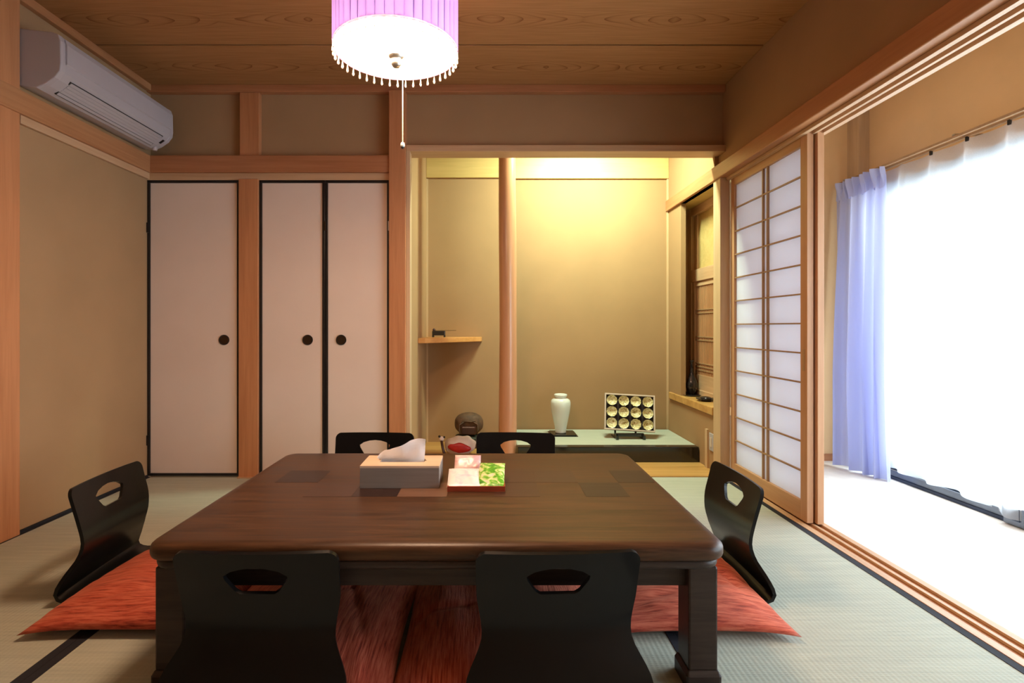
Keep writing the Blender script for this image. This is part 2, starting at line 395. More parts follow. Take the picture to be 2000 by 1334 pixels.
d1 = fusuma('door_1', XL+.001, -1.496, -1.591, 'single closet door in the left corner with black frame and round pull')
d2 = fusuma('door_2', -1.377, -.982, -1.087, 'left leaf of the double closet doors, round pull near its right edge')
d3 = fusuma('door_3', -.980, -.592, -.885, 'right leaf of the double closet doors, round pull near its left edge')
for z in (1.50, .22): obj('hinge', box(XL+.001, XL+.012, 3.198, 3.206, z-.03, z+.03), 'frame_black', d1)
for z in (1.51,): obj('hinge', box(-.600, -.590, 3.196, 3.206, z-.028, z+.028), 'steel', d3); obj('hinge', box(-.986, -.976, 3.198, 3.206, z-.028, z+.028), 'hikite', d2)

# ------------------------------------------------------------ alcove
TX0, TX1, TY = -.479, 1.405, 4.155
struct('wall_alcove_left', box(TX0-.1, TX0, 3.335, TY+.1, -.05, CEIL+.05), 'wall', 'left side wall of the alcove')
struct('wall_alcove_back', box(TX0-.1, 1.75, TY, TY+.1, -.05, CEIL+.05), 'wall', 'back wall of the alcove')
struct('ceiling_alcove', box(TX0-.1, 1.75, 3.32, TY+.1, CEIL-.01, CEIL+.05), 'ceiling', 'alcove ceiling')
struct('floor_alcove', box(TX0-.1, 1.45, 3.20, TY+.05, -.06, .004), 'toko_floor', 'glossy orange wooden floor board of the alcove')
struct('wall_alcove_right', join(box(TX1, TX1+.035, 3.30, TY, -.05, .355), box(TX1, TX1+.035, 3.876, TY, .355, 1.80), box(TX1, TX1+.035, 3.30, TY, 1.80, CEIL+.05)), 'wall', 'right side wall of the alcove around the window niche')
# bands
struct('trim_18', box(TX0, .098, TY-.02, TY, 2.062, CEIL), 'band', 'yellowish board high on the back wall left of the log pillar', bevel=.003)
struct('trim_19', box(.102, TX1, TY-.02, TY, 2.055, CEIL), 'band', 'yellowish board high on the back wall right of the log pillar', bevel=.003)
struct('trim_20', box(TX1-.012, TX1, TY-.012, TY, .105, 2.055), 'pale_z', 'thin corner strip at the back right of the alcove')
struct('trim_21', box(TX0, TX0+.012, TY-.012, TY, .004, 2.055), 'pale_z', 'thin corner strip at the back left of the alcove')
def logfn():
    n = 28; v, f = [], []; Z = [0, .01]+[k*.12 for k in range(1, 20)]+[2.35]
    for z in Z:
        r = .0605-.003*z/2.35+.0012*math.sin(z*5.2); cx = .132+.004*math.sin(z*2.1); cy = 3.612
        for k in range(n):
            a = 2*PI*k/n; rr = r*(1+.02*math.sin(3*a+z)); v.append((cx+rr*math.cos(a), cy+rr*math.sin(a), z))
    m = len(Z)
    for j in range(m-1):
        for k in range(n):
            a, b = j*n+k, j*n+(k+1) % n; f.append((a, b, b+n, a+n))
    f.append(tuple(range(n))[::-1]); f.append(tuple((m-1)*n+k for k in range(n))); return v, f
struct('trim_22', logfn(), 'log', 'smooth reddish log pillar standing in the alcove', smooth=True)
# raised platform
pf = empty('alcove_platform', (.80, 3.84, .004), 'low alcove platform with pale green mat top and black lacquered front', 'platform')
obj('mat_top', box(.197, TX1-.002, 3.60, TY-.014, .06, .105), 'tatami', pf, bevel=.003)
obj('front_rail', box(.197, TX1-.004, 3.53, 3.60, .004, .106), 'black_lacquer', pf, bevel=.006)
obj('base', box(.20, TX1-.004, 3.602, TY-.02, .004, .06), 'frame_black', pf)
struct('trim_23', box(TX1-.012, TX1, 3.385, 3.42, .004, .25), 'pale_z', 'short upright strip low on the right side of the alcove')
# corner shelf
shp = [(TX0, TY), (TX0, 3.64), (-.43, 3.64), (-.05, 4.09), (-.045, TY)]
meta(obj('corner_shelf', extrude(shp, 'z', .79, .825), 'shelf', bevel=.004), 'small triangular wooden corner shelf fixed left of the log pillar', 'shelf')
# niche with lattice window
N0, N1, NX = 3.31, 4.10, 1.575
nz0, nz1 = .39, 1.80
struct('wall_niche', join(box(TX1+.035, NX+.02, N1, N1+.04, .3, 2.0), box(NX+.02, NX+.04, 3.36, N1+.04, .3, 2.0)), 'wall', 'inner end wall of the window niche')
struct('ceiling_niche', box(TX1+.03, NX+.02, 3.30, N1, nz1, nz1+.03), 'band', 'board closing the top of the window niche')
struct('trim_24', box(TX1-.014, NX+.02, 3.305, N1, .352, .402), 'toko_floor', 'yellow wooden sill of the window niche', bevel=.004)
wn = struct('window_2', join(box(NX, NX+.018, 3.31, N1, .40, nz1)), 'band', 'wooden lattice window inside the niche')
for a, b, z0, z1 in ((N1-.05, N1, .402, nz1), (3.32, 3.36, .402, nz1)): obj('stile', box(NX-.03, NX, a, b, z0, z1), 'pale_z', wn, bevel=.002)
for z0, z1 in ((1.24, 1.33), (1.74, nz1), (.402, .44)): obj('rail', box(NX-.03, NX, 3.36, N1-.05, z0, z1), 'pale_y', wn, bevel=.002)
for z0, z1 in ((1.205, 1.24), (.44, .55)): obj('rail', box(NX-.018, NX, 3.36, N1-.05, z0, z1), 'pale_y', wn)
obj('stile', box(NX-.022, NX, N1-.095, N1-.05, .44, 1.24), 'pale_z', wn)
obj('stile', box(NX-.022, NX, 3.50, 3.54, .44, 1.24), 'pale_z', wn)
obj('panel_moulding', box(NX-.012, NX, N1-.12, N1-.09, 1.33, 1.74), 'pale_z', wn)
yy = 3.40
first = None
while yy < N1-.11:
    if not (3.485 < yy < 3.545):
        if first is None: first = obj('lattice_bar', box(NX-.012, NX, yy, yy+.008, .55, 1.205), 'shoji_z', wn); y0_ = yy
        else: clone(first, (0, yy-y0_, 0))
    yy += .024
for zc in (.605, .63, .80, .825, 1.0, 1.025, .58): obj('cross_bar', box(NX-.016, NX, 3.37, N1-.095, zc, zc+.008), 'lattice', wn)
so = empty('wall_socket', (TX1, 3.34, .12), 'small white vertical wall plate low on the right side wall of the alcove', 'switch')
obj('plate', box(1.398, 1.405, 3.305, 3.37, .125, .235), 'white_plastic', so, bevel=.003)
obj('rocker', box(1.395, 1.398, 3.325, 3.35, .150, .210), 'frame_pale', so, bevel=.001)

# ------------------------------------------------------------ paper screens
def shoji(name, X, label, y0=2.43, y1=3.19):
    z0, z1 = .006, 1.80; t = .030; sw = .052
    s = empty(name, (X+t/2, (y0+y1)/2, z0), label, None, kind='structure')
    obj('stile', box(X, X+t, y0, y0+sw, z0, z1), 'shoji_z', s, bevel=.002)
    obj('stile', box(X, X+t, y1-.04, y1, z0, z1), 'shoji_z', s, bevel=.002)
    obj('rail', box(X, X+t, y0+sw, y1-.04, z0, .095), 'shoji_y', s, bevel=.002)
    obj('rail', box(X, X+t, y0+sw, y1-.04, 1.742, z1), 'shoji_y', s, bevel=.002)
    ya, yb = y0+sw, y1-.04; n = 12; h = (1.742-.095)/n; ym = [(ya, 2.782), (2.790, 2.828), (2.836, yb)]
    for k in range(1, n): obj('lattice_bar', box(X+.004, X+.014, ya, yb, .095+k*h-.0035, .095+k*h+.0035), 'lattice', s)
    for yc in (2.786, 2.832): obj('upright_bar', box(X+.003, X+.015, yc-.0045, yc+.0045, .095, 1.742), 'lattice', s)
    for k in range(n):
        for a, b in ym: obj('pane', box(X+.0145, X+.0155, a, b, .095+k*h+.0005, .095+(k+1)*h-.0005), 'washi', s)
    return s
sh = shoji('door_4', 1.456, 'sliding paper screen of wooden lattice right of the alcove')
obj('finger_pull', box(1.4545, 1.457, 2.446, 2.462, .70, .80), 'lattice', sh)
shoji('door_5', 1.495, 'second sliding paper screen stacked behind the first, only its edge stile showing', 2.415, 3.19)

# ------------------------------------------------------------ sunroom and window
struct('floor_sunroom', box(1.545, 2.62, YF, 3.62, -.06, 0), 'carpet', 'cream carpet of the sunroom')
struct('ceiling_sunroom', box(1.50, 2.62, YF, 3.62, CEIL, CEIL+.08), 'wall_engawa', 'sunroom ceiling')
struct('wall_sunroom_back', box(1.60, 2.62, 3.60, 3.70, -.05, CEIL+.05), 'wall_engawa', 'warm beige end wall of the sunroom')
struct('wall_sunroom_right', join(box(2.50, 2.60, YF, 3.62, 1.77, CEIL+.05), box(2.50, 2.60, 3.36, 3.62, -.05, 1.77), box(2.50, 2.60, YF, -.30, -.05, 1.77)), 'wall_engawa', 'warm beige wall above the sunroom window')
struct('trim_26', box(2.43, 2.52, 3.49, 3.605, 0, CEIL), 'pale_z', 'pale corner post of the sunroom', bevel=.003)
struct('baseboard_sunroom', box(1.66, 2.43, 3.585, 3.60, 0, .045), 'beam_x', 'wooden strip at the foot of the sunroom end wall')
wd = empty('window_1', (2.45, 1.4, 0), 'wide sliding aluminium window of the sunroom', None, kind='structure')
obj('sill_track', box(2.395, 2.50, -.30, 3.35, 0, .018), 'alu_dark', wd, bevel=.002)
obj('sill_track', box(2.405, 2.418, -.30, 3.35, .018, .052), 'alu', wd, bevel=.001)
obj('jamb', box(2.395, 2.50, 3.34, 3.36, 0, 1.77), 'alu_dark', wd, bevel=.002)
obj('jamb', box(2.42, 2.50, -.30, -.27, 0, 1.77), 'alu', wd, bevel=.002)
obj('head_track', box(2.42, 2.50, -.30, 3.34, 1.74, 1.77), 'alu', wd, bevel=.002)
for nm, X, a, b in (('outer', 2.465, 1.42, 3.34), ('inner', 2.43, -.27, 1.50)):
    sa = obj('sash', join(box(X, X+.022, a, a+.045, .02, 1.74), box(X, X+.022, b-.045, b, .02, 1.74), box(X, X+.022, a+.045, b-.045, .02, .085), box(X, X+.022, a+.045, b-.045, 1.70, 1.74)), 'alu', wd, bevel=.002)
    obj('pane', box(X+.009, X+.013, a+.045, b-.045, .085, 1.70), 'glass', sa)
is_ = obj('insect_screen_frame', join(box(2.392, 2.404, 1.2, 2.455, .018, .075), box(2.375, 2.404, 2.36, 2.455, .005, .088)), 'alu', wd, bevel=.003)
obj('guide_wheel', box(2.370, 2.376, 2.375, 2.41, .03, .086), 'alu_dark', is_)
# balcony slab and low wall outside
struct('ground', box(2.62, 9, -6, 10, -.30, -.12), 'carpet', 'pale paved ground outside the window')

# curtain rail, sheer, drape
rl = empty('curtain_rail', (2.36, 1.6, 1.84), 'slim double curtain rail along the top of the sunroom window', 'curtain rail')
for X in (2.335, 2.385): obj('track', box(X-.008, X+.008, -.45, 3.57, 1.845, 1.858), 'lattice', rl, bevel=.002)
for Y in (3.48, 2.66, 1.85, 1.0, .15): obj('bracket', box(2.325, 2.50, Y-.008, Y+.008, 1.858, 1.866), 'steel', rl)
def sheer(u, v):
    Y = 3.20-3.55*u; z = 1.842-1.788*v
    amp = .004+.022*min(1, v*1.6+.1); x = 2.392+amp*math.sin(2*PI*u*16.5+.7*math.sin(9*u))-.010*v
    ph = (3.20-Y-.34) % .215
    pin = max(0, 1-min(ph, .215-ph)/.03)
    if v < .12: x -= .018*pin*math.sin(PI*v/.12)
    z += (.012*math.sin(u*21)+.008*math.sin(u*47+1)) if v > .999 else 0
    return (x, Y, z-.006*(1-pin)*(v < .01))
sc_ = empty('sheer_curtain', (2.38, 1.4, .08), 'long white see-through curtain drawn across the sunroom window', 'curtain')
obj('cloth', grid(sheer, 520, 36), 'sheer', sc_, smooth=True)
hk = None
for k in range(12):
    Y = 3.20-.34-.215*k
    if Y < -.2: break
    if hk is None: hk = obj('hook', box(2.375, 2.385, Y-.006, Y+.006, 1.825, 1.848), 'frame_black', sc_); yk = Y
    else: clone(hk, (0, Y-yk, 0))
dr = empty('lavender_curtain', (2.30, 3.33, .01), 'lavender blue curtain gathered at the left end of the sunroom window', 'curtain')
def drape(u, v):
    vv = v; yt = 3.545-.425*u; yb = 3.44-.33*u
    Y = yt*(1-vv)+yb*vv
    x = 2.325-.105*vv*(1-u)**1.3
    amp = (.016+.034*min(1, vv*1.5))*(.75+.5*noise.noise(Vector((u*4, vv*1.2, 3))))
    ph = u*2*PI*4.3+1.3*math.sin(u*7+.6*vv)+.5*math.sin(vv*3)
    s = math.sin(ph); x += amp*(abs(s)**.75*(1 if s > 0 else -1))
    Y += .012*math.cos(ph)*(.4+vv)
    z = 1.80-1.775*vv-.025*u*vv
    return (x, Y, z)
obj('cloth', grid(drape, 150, 50), 'drape', dr, smooth=True)
def head(u, v):
    x, Y, z = drape(u, 0); tw = math.sin(PI*v)
    ph = u*2*PI*8
    return (x-.006+(.020+.012*math.cos(v*PI))*math.sin(ph+.8*v), Y+.006*math.cos(ph*1.5), 1.845-.105*v-.018*abs(math.sin(ph*.5))*v)
obj('pleated_heading', grid(head, 160, 10), 'drape', dr, smooth=True)
for k in range(4): obj('hook', box(2.318, 2.326, 3.50-.11*k, 3.508-.11*k, 1.838, 1.850), 'steel', dr)

# ------------------------------------------------------------ air conditioner
ac = empty('air_conditioner', (XL+.02, 2.73, 1.95), 'aged white wall-mounted air conditioner over the left wall rail', 'air conditioner')
A0, A1 = 2.318, 3.148; W0 = XL+.002
prof = [(0, 1.958), (.035, 1.950), (.085, 1.945), (.125, 1.962), (.165, 1.990), (.188, 2.020), (.192, 2.05), (.190, 2.150), (.180, 2.178), (.15, 2.188), (0, 2.205)]
obj('body', extrude([(W0+d*.985, z) for d, z in prof], 'y', A0+.004, A1-.004), 'white_plastic', ac, bevel=.003)
for a, b in ((A0, A0+.028), (A1-.028, A1)):
    obj('end_cap', extrude([(W0+d, z) for d, z in prof], 'y', a, b), 'white_plastic', ac, bevel=.004)
obj('front_panel', extrude([(W0+.186, 2.055), (W0+.196, 2.060), (W0+.1955, 2.145), (W0+.186, 2.172), (W0+.180, 2.16)], 'y', A0+.031, A1-.031), 'white_plastic', ac, bevel=.002)
# air outlet with louver and fins on the slanted lower face
a_, b_ = Vector((W0+.100, 0, 1.949)), Vector((W0+.182, 0, 2.008))
d_ = (b_-a_).normalized(); n_ = Vector((d_.z, 0, -d_.x))
def quadbar(t0, t1, h0, h1, y0, y1):
    L = (b_-a_).length; P = [a_+d_*L*t0+n_*h0, a_+d_*L*t1+n_*h0, a_+d_*L*t1+n_*h1, a_+d_*L*t0+n_*h1]
    return extrude([(p.x, p.z) for p in P], 'y', y0, y1)
obj('outlet', quadbar(.04, .92, -.004, .0025, A0+.075, A1-.075), 'dark_gap', ac)
for k in range(5):
    t = .07+.17*k; obj('louver', quadbar(t, t+.145, .002, .0055, A0+.08, A1-.08), 'white_plastic', ac, bevel=.001)
obj('indicator', quadbar(.45, .75, .002, .006, A1-.055, A1-.040), 'frame_black', ac)
obj('drain_plug', lathe([(.012, 1.935), (.014, 1.945), (.012, 1.96)], W0+.10, A1-.03, 12), 'white_plastic', ac, smooth=True)

# ------------------------------------------------------------ pendant lamp
LX, LY, LZ, LR = -.300, 1.74, 1.80, .199
lp = empty('pendant_lamp', (LX, LY, CEIL), 'round pendant lamp with purple pleated shade and bead fringe', 'lamp')
nP = 44
def shade(u, v):
    a = 2*PI*u; r = LR+.0045*abs(math.sin(a*nP/2))**.6-.002; r += .001*math.sin(a*13)
    return (LX+r*math.cos(a), LY+r*math.sin(a), LZ+.006+.235*v)
obj('pleated_shade', grid(shade, 528, 3), 'shade', lp, smooth=False)
def folds():
    V, F = [], []
    for k in range(nP):
        a = 2*PI*k/nP; w_ = random.uniform(.006, .014); b = len(V)
        for zz in (LZ+.008, LZ+.238):
            for rr, da in ((LR-.001, 0), (LR-.0045, w_), (LR-.0045, -w_)): V.append((LX+rr*math.cos(a+da), LY+rr*math.sin(a+da), zz))
        F += [(b, b+1, b+4, b+3), (b+1, b+2, b+5, b+4), (b+2, b, b+3, b+5)]
    return V, F
obj('pleat_folds', folds(), 'shade', lp)
for z in (LZ+.002, LZ+.238):
    obj('shade_rim', (lambda V: V)(( [(LX+rr*math.cos(2*PI*k/72), LY+rr*math.sin(2*PI*k/72), zz) for rr, zz in ((LR-.002, z), (LR+.003, z), (LR+.003, z+.005), (LR-.002, z+.005)) for k in range(72)],
        [(j*72+k, j*72+(k+1) % 72, ((j+1) % 4)*72+(k+1) % 72, ((j+1) % 4)*72+k) for j in range(4) for k in range(72)])), 'rim', lp)
obj('diffuser', lathe([(.0, LZ-.012), (.06, LZ-.011), (.12, LZ-.006), (.17, LZ+.000), (LR-.002, LZ+.003), (LR-.004, LZ+.010), (.0, LZ+.014)], LX, LY, 64, False, False), 'diffuser', lp, smooth=True)
obj('finial', lathe([(.027, LZ-.011), (.028, LZ-.016), (.019, LZ-.021), (.016, LZ-.026), (.018, LZ-.038), (.011, LZ-.048), (.002, LZ-.050)], LX, LY, 20), 'steel', lp, smooth=True)
b0 = obj('bead', lathe([(.001, LZ-.026), (.0035, LZ-.024), (.0042, LZ-.019), (.0030, LZ-.012), (.0018, LZ-.004), (.0016, LZ+.004)], LX+LR, LY, 8), 'bead', lp, smooth=True)
for k in range(1, 44):
    a = 2*PI*k/44; clone(b0, (LR*math.cos(a)-LR, LR*math.sin(a), 0))
obj('suspension_rod', lathe([(.008, LZ+.20), (.008, CEIL-.03)], LX, LY, 12), 'steel', lp, smooth=True)
obj('canopy', lathe([(.05, CEIL-.03), (.055, CEIL-.01), (.055, CEIL-.001)], LX, LY, 32), 'steel', lp, smooth=True)
obj('spider', join(box(LX-LR, LX+LR, LY-.004, LY+.004, LZ+.205, LZ+.21), box(LX-.004, LX+.004, LY-LR, LY+LR, LZ+.205, LZ+.21)), 'steel', lp)
CX = LX+.019
obj('pull_cord', tube([(CX, LY+.015, LZ-.008), (CX, LY+.015, 1.65), (CX, LY+.015, 1.508)], .0018, 6), 'cord', lp)
kb = obj('cord_knob', lathe([(.002, 1.494), (.006, 1.496), (.0075, 1.502), (.006, 1.509), (.002, 1.512)], CX, LY+.015, 12), 'white_ceramic', lp, smooth=True)
obj('knob_tip', lathe([(.001, 1.490), (.005, 1.492), (.0055, 1.496)], CX, LY+.015, 12), 'frame_black', kb, smooth=True)

# ------------------------------------------------------------ table
TX_0, TX_1, TY0, TY1, TZ = -.851, .594, 1.300, 2.267, .370
tb = empty('low_table', (-.128, 1.78, 0), 'large low dark brown table with rounded corners and inlaid squares', 'table')
R = .014
top = [(.010, .327), (.003, .332), (0, .340), (0, .352), (.003, .360), (.010, .366), (.022, .3695), (.034, TZ)]
obj('tabletop', slab(TX_0, TX_1, TY0, TY1, .055, top), 'table', tb, smooth=True, split=40)
obj('edge_moulding', slab(TX_0+.012, TX_1-.012, TY0+.012, TY1-.012, .05, [(.008, .303), (.002, .307), (0, .315), (.002, .323), (.008, .3275)]), 'table_leg', tb, smooth=True, split=50)
for q in (box(TX_0+.07, TX_1-.07, TY0+.055, TY0+.075, .245, .304), box(TX_0+.07, TX_1-.07, TY1-.075, TY1-.055, .245, .304),
          box(TX_0+.055, TX_0+.075, TY0+.07, TY1-.07, .245, .304), box(TX_1-.075, TX_1-.055, TY0+.07, TY1-.07, .245, .304)):
    obj('apron', q, 'table_leg', tb, bevel=.002)
for sx in (0, 1):
    for sy in (0, 1):
        x0 = TX_0+.020 if sx == 0 else TX_1-.020-.073; y0 = TY0+.028 if sy == 0 else TY1-.028-.078
        lg = obj('leg', box(x0, x0+.073, y0, y0+.078, .045, .304), 'table_leg', tb, bevel=.005)
        obj('foot', slab(x0-.008, x0+.081, y0-.008, y0+.086, .008, [(.001, 0), (0, .004), (.0, .034), (.006, .044), (.008, .046)], 3), 'table_leg', lg)
s_ = .1555
inl = [('A', 0, 'table_dark'), ('B', 1, 'table_mid'), ('A', 2, 'table_mid'), ('B', 3-1, 'table_dark'), ('B', 3, 'table_lite'), ('A', 6-1, 'table_mid'), ('B', 5, 'table_mid'),
       ('A', 6, 'table_mid'), ('B', 7, 'table_dark'), ('A', 8, 'table_dark')]
seen = set()
for row, k, m in inl:
    if (row, k) in seen: continue
    seen.add((row, k))
    xb = [-.730, -.582, -.430, -.286, -.130, .020, .165, .309, .447, .572]; x0 = xb[k]
    y0 = 1.825 if row == 'A' else 1.672
    wd_ = xb[k+1]-x0-.0006
    obj('inlay_square', box(x0, x0+wd_, y0, y0+.150, TZ-.004, TZ+.0004), m, tb)

# ------------------------------------------------------------ legless chairs
PROF = [(-.42, .007), (-.30, .007), (-.15, .007), (-.075, .010), (-.022, .010), (.010, .024), (.012, .050), (-.004, .092), (-.024, .132), (-.037, .172), (-.038, .207), (-.031, .250), (-.018, .298), (-.008, .336), (.000, .366)]
def cr(p0, p1, p2, p3, t):
    return tuple(.5*((2*b)+(-a+c)*t+(2*a-5*b+4*c-d)*t*t+(-a+3*b-3*c+d)*t**3) for a, b, c, d in zip(p0, p1, p2, p3))
fine = []
for i in range(len(PROF)-1):
    p0 = PROF[max(i-1, 0)]; p3 = PROF[min(i+2, len(PROF)-1)]
    for k in range(8): fine.append(cr(p0, PROF[i], PROF[i+1], p3, k/8))
fine.append(PROF[-1])
cum = [0]
for a, b in zip(fine, fine[1:]): cum.append(cum[-1]+math.dist(a, b))
LT = cum[-1]
def onprof(s):
    s = min(max(s, 0), LT)
    for i in range(len(cum)-1):
        if cum[i+1] >= s:
            t = (s-cum[i])/max(1e-9, cum[i+1]-cum[i]); return fine[i][0]*(1-t)+fine[i+1][0]*t, fine[i][1]*(1-t)+fine[i+1][1]*t
    return fine[-1]
def lerp_table(T, s):
    for (a, va), (b, vb) in zip(T, T[1:]):
        if s <= b: t = (s-a)/(b-a); t = t*t*(3-2*t); return va+(vb-va)*t
    return T[-1][1]
s_of_z = lambda z: next(cum[i] for i in range(len(fine)) if fine[i][1] >= z and cum[i] > .42)
WT = [(0, .17), (.08, .205), (.30, .212), (s_of_z(.05), .222), (s_of_z(.155), .181), (s_of_z(.26), .194), (LT+.001, .197)]
def chair_mesh():
    out = []; rc = .028; n = 40
    left = []; smax = LT
    # outline, half then mirrored
    half = [(0, .13), (.006, .155), (.02, .172)]+[(.05+k*(smax-rc-.05)/36, None) for k in range(37)]
    pts = []
    for s, w_ in half: pts.append((w_ if w_ else lerp_table(WT, s), s))
    wt = lerp_table(WT, smax-rc)
    for k in range(1, 8):
        a = PI/2*k/8; pts.append((wt-rc+rc*math.cos(a), smax-rc+rc*math.sin(a)))
    for x in (.12, .08, .04): pts.append((x, smax+.002*(1-x/.15)))
    loop = [(x, s) for x, s in pts]+[(0, smax+.002)]+[(-x, s) for x, s in pts[::-1]]
    sc = s_of_z(.283); hole = []
    # grip: arched top, flat bottom narrowing downwards
    hp = [(-.036, -.022), (.036, -.022), (.046, -.016), (.064, .008), (.066, .016), (.050, .026), (.025, .032), (0, .034), (-.025, .032), (-.050, .026), (-.066, .016), (-.064, .008), (-.046, -.016)]
    hole = [(x*1.15, sc+y*1.3) for x, y in hp]
    V = [Vector(p) for p in loop+hole]; nl, nh = len(loop), len(hole)
    E = [(i, (i+1) % nl) for i in range(nl)]+[(nl+i, nl+(i+1) % nh) for i in range(nh)]
    def inside(p, L):
        c = False
        for i in range(len(L)):
            (x1, y1), (x2, y2) = L[i], L[(i+1) % len(L)]
            if (y1 > p[1]) != (y2 > p[1]) and p[0] < (x2-x1)*(p[1]-y1)/(y2-y1)+x1: c = not c
        return c
    for j in range(1, 56):
        s = smax*j/56
        for i in range(-9, 10):
            p = (i*.0208, s)
            if abs(p[0]) < lerp_table(WT, s)-.012 and s < smax-.01 and s > .01:
                if s < .03 and abs(p[0]) > .13: continue
                if not inside((p[0], p[1]), [(x*1.14, sc+.003+(y-sc-.003)*1.25) for x, y in hole]) and not (s > smax-.04 and abs(p[0]) > .15): V.append(Vector(p))
    vo, _, fo, *_ = delaunay_2d_cdt(V, E, [], 1, 1e-6)
    F = [f for f in fo if not inside((sum(vo[i].x for i in f)/len(f), sum(vo[i].y for i in f)/len(f)), hole)]
    P = []
    for p in vo:
        b, z = onprof(p.y); back = min(1, max(0, (p.y-.40)/.15))
        P.append((b-.36*p.x*p.x*back, p.x, z+.006))      # b outward; edges wrap towards the sitter
    return P, F
cm = chair_mesh()
# local +X is "outward" (behind the sitter)
def chair(x, y, rot, label, src=None):
    o = obj('floor_chair', cm, 'chair', smooth=True, solid=.011, split=38, origin=(0, 0, 0)) if src is None else src.copy()
    if src: C.objects.link(o)
    o.location = (x, y, 0); o.rotation_euler.z = rot; W[o] = Vector(o.location)
    return meta(o, label, 'chair', 'black legless chairs around the low table')
c0 = chair(-.552, 1.250, -PI/2, 'black legless floor chair at the near side of the table, left of the two')
chair(.168, 1.250, -PI/2+.035, 'black legless floor chair at the near side of the table, right of the two', c0)
chair(-1.394, 1.930, PI+.06, 'black legless floor chair at the left end of the table by the plain wall', c0)
chair(.914, 1.930, -.01, 'black legless floor chair at the right end of the table nearest the sunroom', c0)
chair(-.564, 2.680, PI/2-.03, 'black legless floor chair behind the table in front of the closet doors', c0)
chair(.139, 2.680, PI/2-.05, 'black legless floor chair with blue sheen behind the table in front of the log pillar', c0)

# ------------------------------------------------------------ cushions (local X = depth direction of the seat)
def cushion_mesh(seed, L=.55, Wd=.565, H=.088):
    n = 44
    def f(sgn):
        def g(u, v):
            a, b = 2*u-1, 2*v-1
            ex = 1+.040*(abs(a)*abs(b))**3
            pin = .006*(1-abs(a)**2)*abs(b)**6; pin2 = .008*(1-abs(b)**2)*abs(a)**6
            x = a*L/2*ex-math.copysign(pin2, a)*1; y = b*Wd/2*ex-math.copysign(pin, b)*1
            h = (max(0, 1-abs(a)**2.6)*max(0, 1-abs(b)**2.6))**.55
            z = .030-.012*(abs(a)*abs(b))**3
            edge = min(1, (1-max(abs(a), abs(b)))*9)
            if sgn > 0:
                wr = noise.noise(Vector((x*4.5+seed, y*9, seed)))*.012+noise.noise(Vector((x*12+seed, y*24, seed)))*.005
                d = math.hypot(a, b); z += h*(H-.030)+wr*edge-.020*math.exp(-(d/.16)**2)
                cr_ = abs(a*.8+b*.55-.35+.1*math.sin(6*b+seed)); z -= .008*edge*math.exp(-(cr_/.035)**2)*(1 if b > -.4 else .3)
                cr2 = abs(a*.3-b*.9-.45); z -= .006*edge*math.exp(-(cr2/.04)**2)
            else: z = z-h**.4*(z-.0135)
            return (x, y, z)
        return g
    v1, f1 = grid(f(1), n, n); v2, f2 = grid(f(-1), n, n)
    V = v1+v2; F = f1+[tuple(i+len(v1) for i in q)[::-1] for q in f2]
    bm = bmesh.new(); vs = [bm.verts.new(p) for p in V]
    for q in F: bm.faces.new([vs[i] for i in q])
    bmesh.ops.remove_doubles(bm, verts=bm.verts, dist=1e-5)
    bm.verts.index_update(); V = [tuple(p.co) for p in bm.verts]; F = [tuple(p.index for p in q.verts) for q in bm.faces]; bm.free()
    return V, F
def cushion(seed, x, y, rot, label, **kw):
    o = obj('floor_cushion', cushion_mesh(seed, **kw), 'zabuton', smooth=True, origin=(0, 0, 0))
    o.location = (x, y, 0); o.rotation_euler.z = rot
    return meta(o, label, 'cushion', 'red striped floor cushions on the chairs')
cushion(1.3, -1.066, 1.820, 0, 'orange-red striped square cushion on the left end chair')
cushion(5.7, .610, 1.812, 0, 'creased red square cushion on the right end chair nearest the sunroom')
cushion(9.1, -.518, 1.552, PI/2, 'red-brown striped cushion under the table on the near left chair')
cushion(12.4, .047, 1.556, PI/2+.02, 'red-brown striped cushion under the table on the near right chair')

# ------------------------------------------------------------ things on the table
tz = TZ+.0004
bx = empty('tissue_box', (-.29, 1.83, tz), 'long wooden tissue box with pale top on the table', 'tissue box')
X0, X1, Y0, Y1, H = -.423, -.161, 1.757, 1.900, .074
for q in (box(X0, X1, Y0, Y0+.006, tz, tz+H-.007), box(X0, X1, Y1-.006, Y1, tz, tz+H-.007), box(X0, X0+.006, Y0+.006, Y1-.006, tz, tz+H-.007), box(X1-.006, X1, Y0+.006, Y1-.006, tz, tz+H-.007)):
    obj('side_panel', q, 'box_side', bx, bevel=.001)
tp = [box(X0, X1, Y0, Y0+.05, tz+H-.007, tz+H), box(X0, X1, Y1-.05, Y1, tz+H-.007, tz+H), box(X0, X0+.055, Y0+.05, Y1-.05, tz+H-.007, tz+H), box(X1-.055, X1, Y0+.05, Y1-.05, tz+H-.007, tz+H)]
obj('top_panel', join(*tp), 'box_top', bx)
obj('bottom_panel', box(X0+.006, X1-.006, Y0+.006, Y1-.006, tz+.001, tz+.004), 'box_side', bx)
obj('slot_end', box(X1-.057, X1-.050, 1.826, 1.832, tz+H-.006, tz+H+.0006), 'frame_black', bx)
def tis(u, v):
    # fan shaped sheet rising out of the slot
    x = -.365+.145*u; zt = tz+H-.02+v*(.028+.062*min(1, u*1.5)**.7+.004*math.sin(u*9))
    x += .010*(u-.5)*v+(-.012*v*(u < .2))
    y = 1.826+.010*math.sin(u*6+2.5*v)*(.25+v)+.010*noise.noise(Vector((u*4, v*2, 2)))*v+.016*v*(1-v)*2
    return (x, y, zt)
obj('tissue', grid(tis, 26, 10), 'tissue_paper', label='crumpled white tissue sticking out of the wooden tissue box', cat='tissue')

